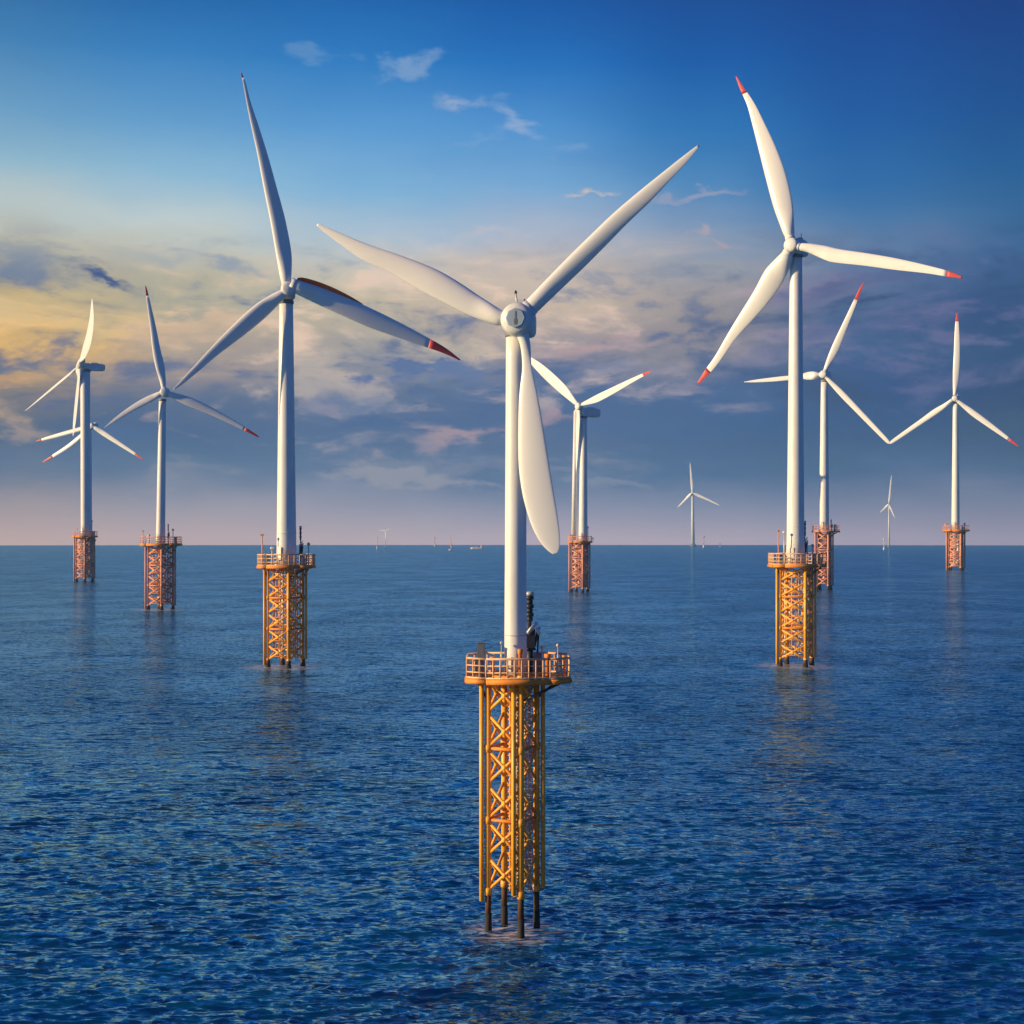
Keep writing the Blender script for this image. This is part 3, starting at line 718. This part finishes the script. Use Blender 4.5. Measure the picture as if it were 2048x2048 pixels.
t.gblade(71, 883, [(.05,3.5,3.5),(.2,5,4),(.5,4.5,4),(.8,3,3),(.95,1.5,1.5),(1,.4,.4)], red=.12, twist=8)
t.gblade(84, 925, [(.05,3.5,3.5),(.2,5,4),(.5,4.5,4),(.8,3,3),(.95,1.5,1.5),(1,.4,.4)], red=.22, twist=8, bow=5)
t.gblade(286, 919, [(.05,3.5,3.5),(.2,5,5),(.5,4,4),(.8,3,2.5),(.95,1.5,1.5),(1,.4,.4)], red=.17, twist=-8)

# ---- centre right
t = Turb(1159, 1183, 'turbine just right of the nearest one, with a dark side nacelle and two columns')
t.jacket(17.5, 19, 1084, 1177, 3, 2.0, 1.1, m='salmon', m2='salmon', clutter=1., detail=False, caisson=False)
D = t.deck(1137, 1183, 1083, 3, 42, 10, posts=18, m='salmon', rm='salmon')
t.gear(D, [('mast', 1176, 1083, 1056, 0, 1.5), ('mast', 1186, 1083, 1078, 0, 1.2), ('orange_mast', 1141, 1083, 1070, 0, 1.5)])
tw = t.tower(1157, 1175, 1082, 1161, 1174, 834)
b = MB(); b.tube(t.P(1147.5, 1080, 4), t.P(1152, 822, 4), 5*t.k, 4.5*t.k, 28); b.tube(t.P(1152, 824, 4), t.P(1163, 812, 4), 4.5*t.k, 5*t.k, 20); b.build('support_column', 'white', t.root)
t.head(1158, 813, 55, 8, 46, 18, 14, nm='hub', drop=11); t.hpx = (1158, 813)
t.gblade(1302, 742, [(.05,4,3),(.14,5,6),(.25,6,9),(.45,5.5,8),(.7,4.5,4.5),(.9,3,2.5),(.98,1.5,1.5),(1,.4,.4)], red=.13, twist=-8, rk=.6)
t.gblade(1052, 712, [(.05,4,4),(.18,7,5),(.35,10,8),(.6,11,8),(.8,8,7),(.95,4,4),(1,1,1)], twist=8, bow=-4, rk=.6)
t.gblade(1150, 960, [(.05,3.5,3.5),(.2,4,4),(.5,3.5,3.5),(.8,2.5,2.5),(1,.4,.4)], twist=4, rk=.6)

# ---- right pair
t = Turb(1648, 1179, 'smaller turbine directly behind the right tall tower, its lower blade tip meeting the rightmost rotor')
t.jacket(15.5, 19, 1064, 1171, 3, 2.0, 1.1, m='salmon', m2='salmon', clutter=1., detail=False, caisson=False)
D = t.deck(1627, 1676, 1062, 3, 42, 10, posts=18, m='salmon', rm='salmon')
t.gear(D, [('crane', 1664, 1062, 1040, 8, 5), ('cabinet', 1670, 1062, 1050, 0, 4), ('orange_mast', 1632, 1062, 1052, 0, 1.6)])
t.tower(1638, 1658, 1061, 1642, 1656, 762)
t.head(1647, 749, 30, 8, 24, 16, 10); t.hpx = (1647, 749)
t.gblade(1727, 565, [(.05,4,4),(.15,6,6),(.3,7,8),(.5,6,6),(.7,4.5,4.5),(.9,3,2.5),(1,.5,.5)], red=.22, twist=8)
t.gblade(1779, 887, [(.05,4,4),(.15,5,5),(.3,6,6),(.5,5.5,5.5),(.8,4.5,4.5),(.96,3.5,3.5),(1,1,1)], twist=-8)
t.gblade(1488, 764, [(.05,4,4),(.12,9,8),(.2,8,8),(.3,5,5),(.6,5,4),(.85,3,2.5),(1,.4,.4)], twist=8)
t = Turb(1911, 1140, 'rightmost turbine with one blade straight up, against the dark blue cloud')
t.jacket(16.5, 19, 1062, 1135, 3, 2.0, 1.1, m='salmon', m2='salmon', clutter=1., detail=False, caisson=False)
D = t.deck(1889, 1934, 1060, 3, 42, 9, posts=18, m='salmon', rm='salmon')
t.gear(D, [('orange_mast', 1893, 1060, 1049, 0, 3), ('mast', 1929, 1060, 1050, 0, 2), ('crane', 1926, 1060, 1052, 6, 6)])
t.tower(1903, 1919, 1059, 1906, 1917, 806)
t.head(1910, 797, 28, 6, 26, 13, 9); t.hpx = (1909, 797)
t.gblade(1914, 625, [(.05,3.5,3.5),(.15,5,5),(.35,6.5,6.5),(.55,6,6),(.75,5,4.5),(.92,3,2.5),(1,.4,.4)], red=.12, twist=8, bow=-2)
t.gblade(2037, 893, [(.05,3.5,3.5),(.15,4,5),(.3,5,7),(.5,5,6),(.8,3.5,3.5),(.95,2,2),(1,.4,.4)], red=.16, twist=-8)
t.gblade(1779, 887, [(.05,3.5,3.5),(.15,5,4),(.3,6,6),(.5,5,5),(.8,4,4),(.96,3,3),(1,1,1)], twist=8)

# ---- horizon turbines
def small(cx, yw, hx, hy, tips, w0, w1, label, bw=2.2):
    t = Turb(cx, yw, label)
    b = MB(); b.tube(t.P(cx, yw+1), t.P(cx, yw-4), w0*.9*t.k, w0*.8*t.k, 16); b.build('foundation', 'grey', t.root)
    b = MB(); b.tube(t.P(cx, yw-4), t.P(hx, hy+1), w0/2*t.k, w1/2*t.k, 20); b.build('tower', 'white', t.root)
    t.tt = t.P(hx, hy+2); t.r1 = w1/2*t.k
    t.head(hx, hy, 25, w1*.55, w1*2, w1*.9, w1*.8); t.hpx = (hx, hy)
    for (tx, ty) in tips:
        t.gblade(tx, ty, [(.04,bw*.4,bw*.4),(.2,bw*.6,bw*.8),(.5,bw*.5,bw*.5),(.85,bw*.3,bw*.3),(1,.15,.15)], twist=6)
    return t
small(1386, 1092.5, 1385, 985, [(1380,925),(1355,1015),(1440,1011)], 7.5, 4.5, 'distant pale turbine on the horizon between the nearest and the right tall turbine', 4)
small(1778, 1094, 1778, 1008, [(1783,950),(1760,1025),(1790,1037)], 3.6, 2.4, 'distant pale turbine on the horizon below where two blade tips meet', 3)
small(771, 1098, 771, 1062, [(760,1060),(780,1057),(771,1078)], 1.4, 1.0, 'very faint tiny turbine on the horizon left of the sailing boat', 1.0)

# ---- sea marks, boats
def mark(cx, yw, ytop, w_, label, ball=True, name='beacon_post', m='salmon'):
    d = dist(yw); k = d/F
    r = bpy.data.objects.new(name, None); scene.collection.objects.link(r); r.location = ((cx-1024)*k, d, 0)
    tag(r, label, 'sea beacon', 'beacon posts on the horizon')
    h = (yw-ytop)*k
    b = MB(); b.tube((0,0,-2), (0,0,h*.25), w_*.9*k, w_*.7*k, 12); b.build('base', 'hull', r)
    b = MB(); b.tube((0,0,h*.25), (0,0,h*.85), w_*.35*k, w_*.25*k, 10); b.build('post', m, r)
    b = MB(); b.lathe([(w_*.3*k, 0), (w_*.9*k, h*.05), (w_*.9*k, h*.11), (w_*.3*k, h*.15)], (0,0,h*.85), 12); b.build('lantern', m, r)
mark(1407.5, 1096, 1072, 2.4, 'pinkish beacon post on the horizon just right of the distant pale turbine')
mark(1768, 1100, 1077, 2.2, 'pale beacon post beside the small turbine on the right horizon', m='hull')
mark(1440, 1094, 1086, 1.8, 'tiny low dark beacon on the horizon, right of the pinkish post', m='grey')
mark(754, 1099, 1074, 1.5, 'very faint post left of the faint tiny turbine on the horizon', m='hull')
mark(869.5, 1093, 1074, 1.6, 'thin pinkish post on the horizon left of the sailing boat')
def sailboat():
    yw, cx = 1101, 901; d = dist(yw); k = d/F
    r = bpy.data.objects.new('sailing_boat', None); scene.collection.objects.link(r); r.location = ((cx-1024)*k, d, 0)
    tag(r, 'small sailing boat with one tall cream sail on the horizon left of the nearest tower', 'sailing boat')
    b = MB(); L = 3.6*k; last = None
    for i in range(9):
        t_ = i/8*2-1; w_ = 1.5*k*(1-abs(t_)**2.5)+.05*k; x_ = t_*L
        Rg = b.ring([(x_, -w_, 2.4*k), (x_, -w_*.8, .4*k), (x_, 0, -.6*k), (x_, w_*.8, .4*k), (x_, w_, 2.4*k)])
        if last: b.bridge(last, Rg, True)
        else: b.cap(Rg, True)
        last = Rg
    b.cap(last); b.build('hull', 'hull', r)
    b = MB(); b.tube((0,0,2*k), (0,0,27*k), .35*k, .2*k, 8); b.build('mast', 'salmon', r)
    b = MB(); n = 8; last = None
    for i in range(n+1):
        f = i/n; z = (3.5+22*f)*k; w_ = 2.6*k*(1-f)+.2*k; bl = .7*k*math.sin(math.pi*f)
        Rg = b.ring([(.35*k, -.12*k, z), (.35*k+w_*.5, -.12*k-bl, z), (.35*k+w_, -.12*k, z), (.35*k+w_, .12*k, z), (.35*k+w_*.5, .12*k-bl, z), (.35*k, .12*k, z)])
        if last: b.bridge(last, Rg)
        else: b.cap(Rg, True)
        last = Rg
    b.cap(last); b.build('sail', 'sail', r)
sailboat()
def ship():
    yw, cx = 1098, 954; d = dist(yw); k = d/F
    r = bpy.data.objects.new('cargo_ship', None); scene.collection.objects.link(r); r.location = ((cx-1024)*k, d, 0)
    tag(r, 'low pale ship on the horizon between the sailing boat and the nearest tower', 'ship')
    b = MB(); last = None
    for i in range(11):
        t_ = i/10*2-1; w_ = 1.7*k*(1-abs(t_)**4)+.1*k; x_ = t_*13*k; zt = (2.6+.9*t_*t_)*k
        Rg = b.ring([(x_, -w_, zt), (x_*.97, -w_*.85, 0), (x_*.95, 0, -.6*k), (x_*.97, w_*.85, 0), (x_, w_, zt)])
        if last: b.bridge(last, Rg, True)
        else: b.cap(Rg, True)
        last = Rg
    b.cap(last); b.build('hull', 'hull', r)
    b = MB(); b.box((8.5*k, 0, 4.6*k), (4*k, 2.6*k, 4*k)); b.box((8.8*k, 0, 7*k), (2.4*k, 2.2*k, 1.4*k)); b.build('bridge_house', 'hull', r, bevel=.15*k)
    b = MB(); b.tube((7*k,0,6.5*k), (7*k,0,9*k), .5*k, .45*k, 12); b.build('funnel', 'salmon', r)
    for x_, w_ in ((-7, 5), (-1, 5)):
        b = MB(); b.box((x_*k, 0, 3.6*k), (w_*k, 2.4*k, 1.4*k)); b.box((x_*k, 0, 4.4*k), (w_*.8*k, 2*k, .5*k)); b.build('deck_cargo', 'sail', r, bevel=.1*k)
ship()
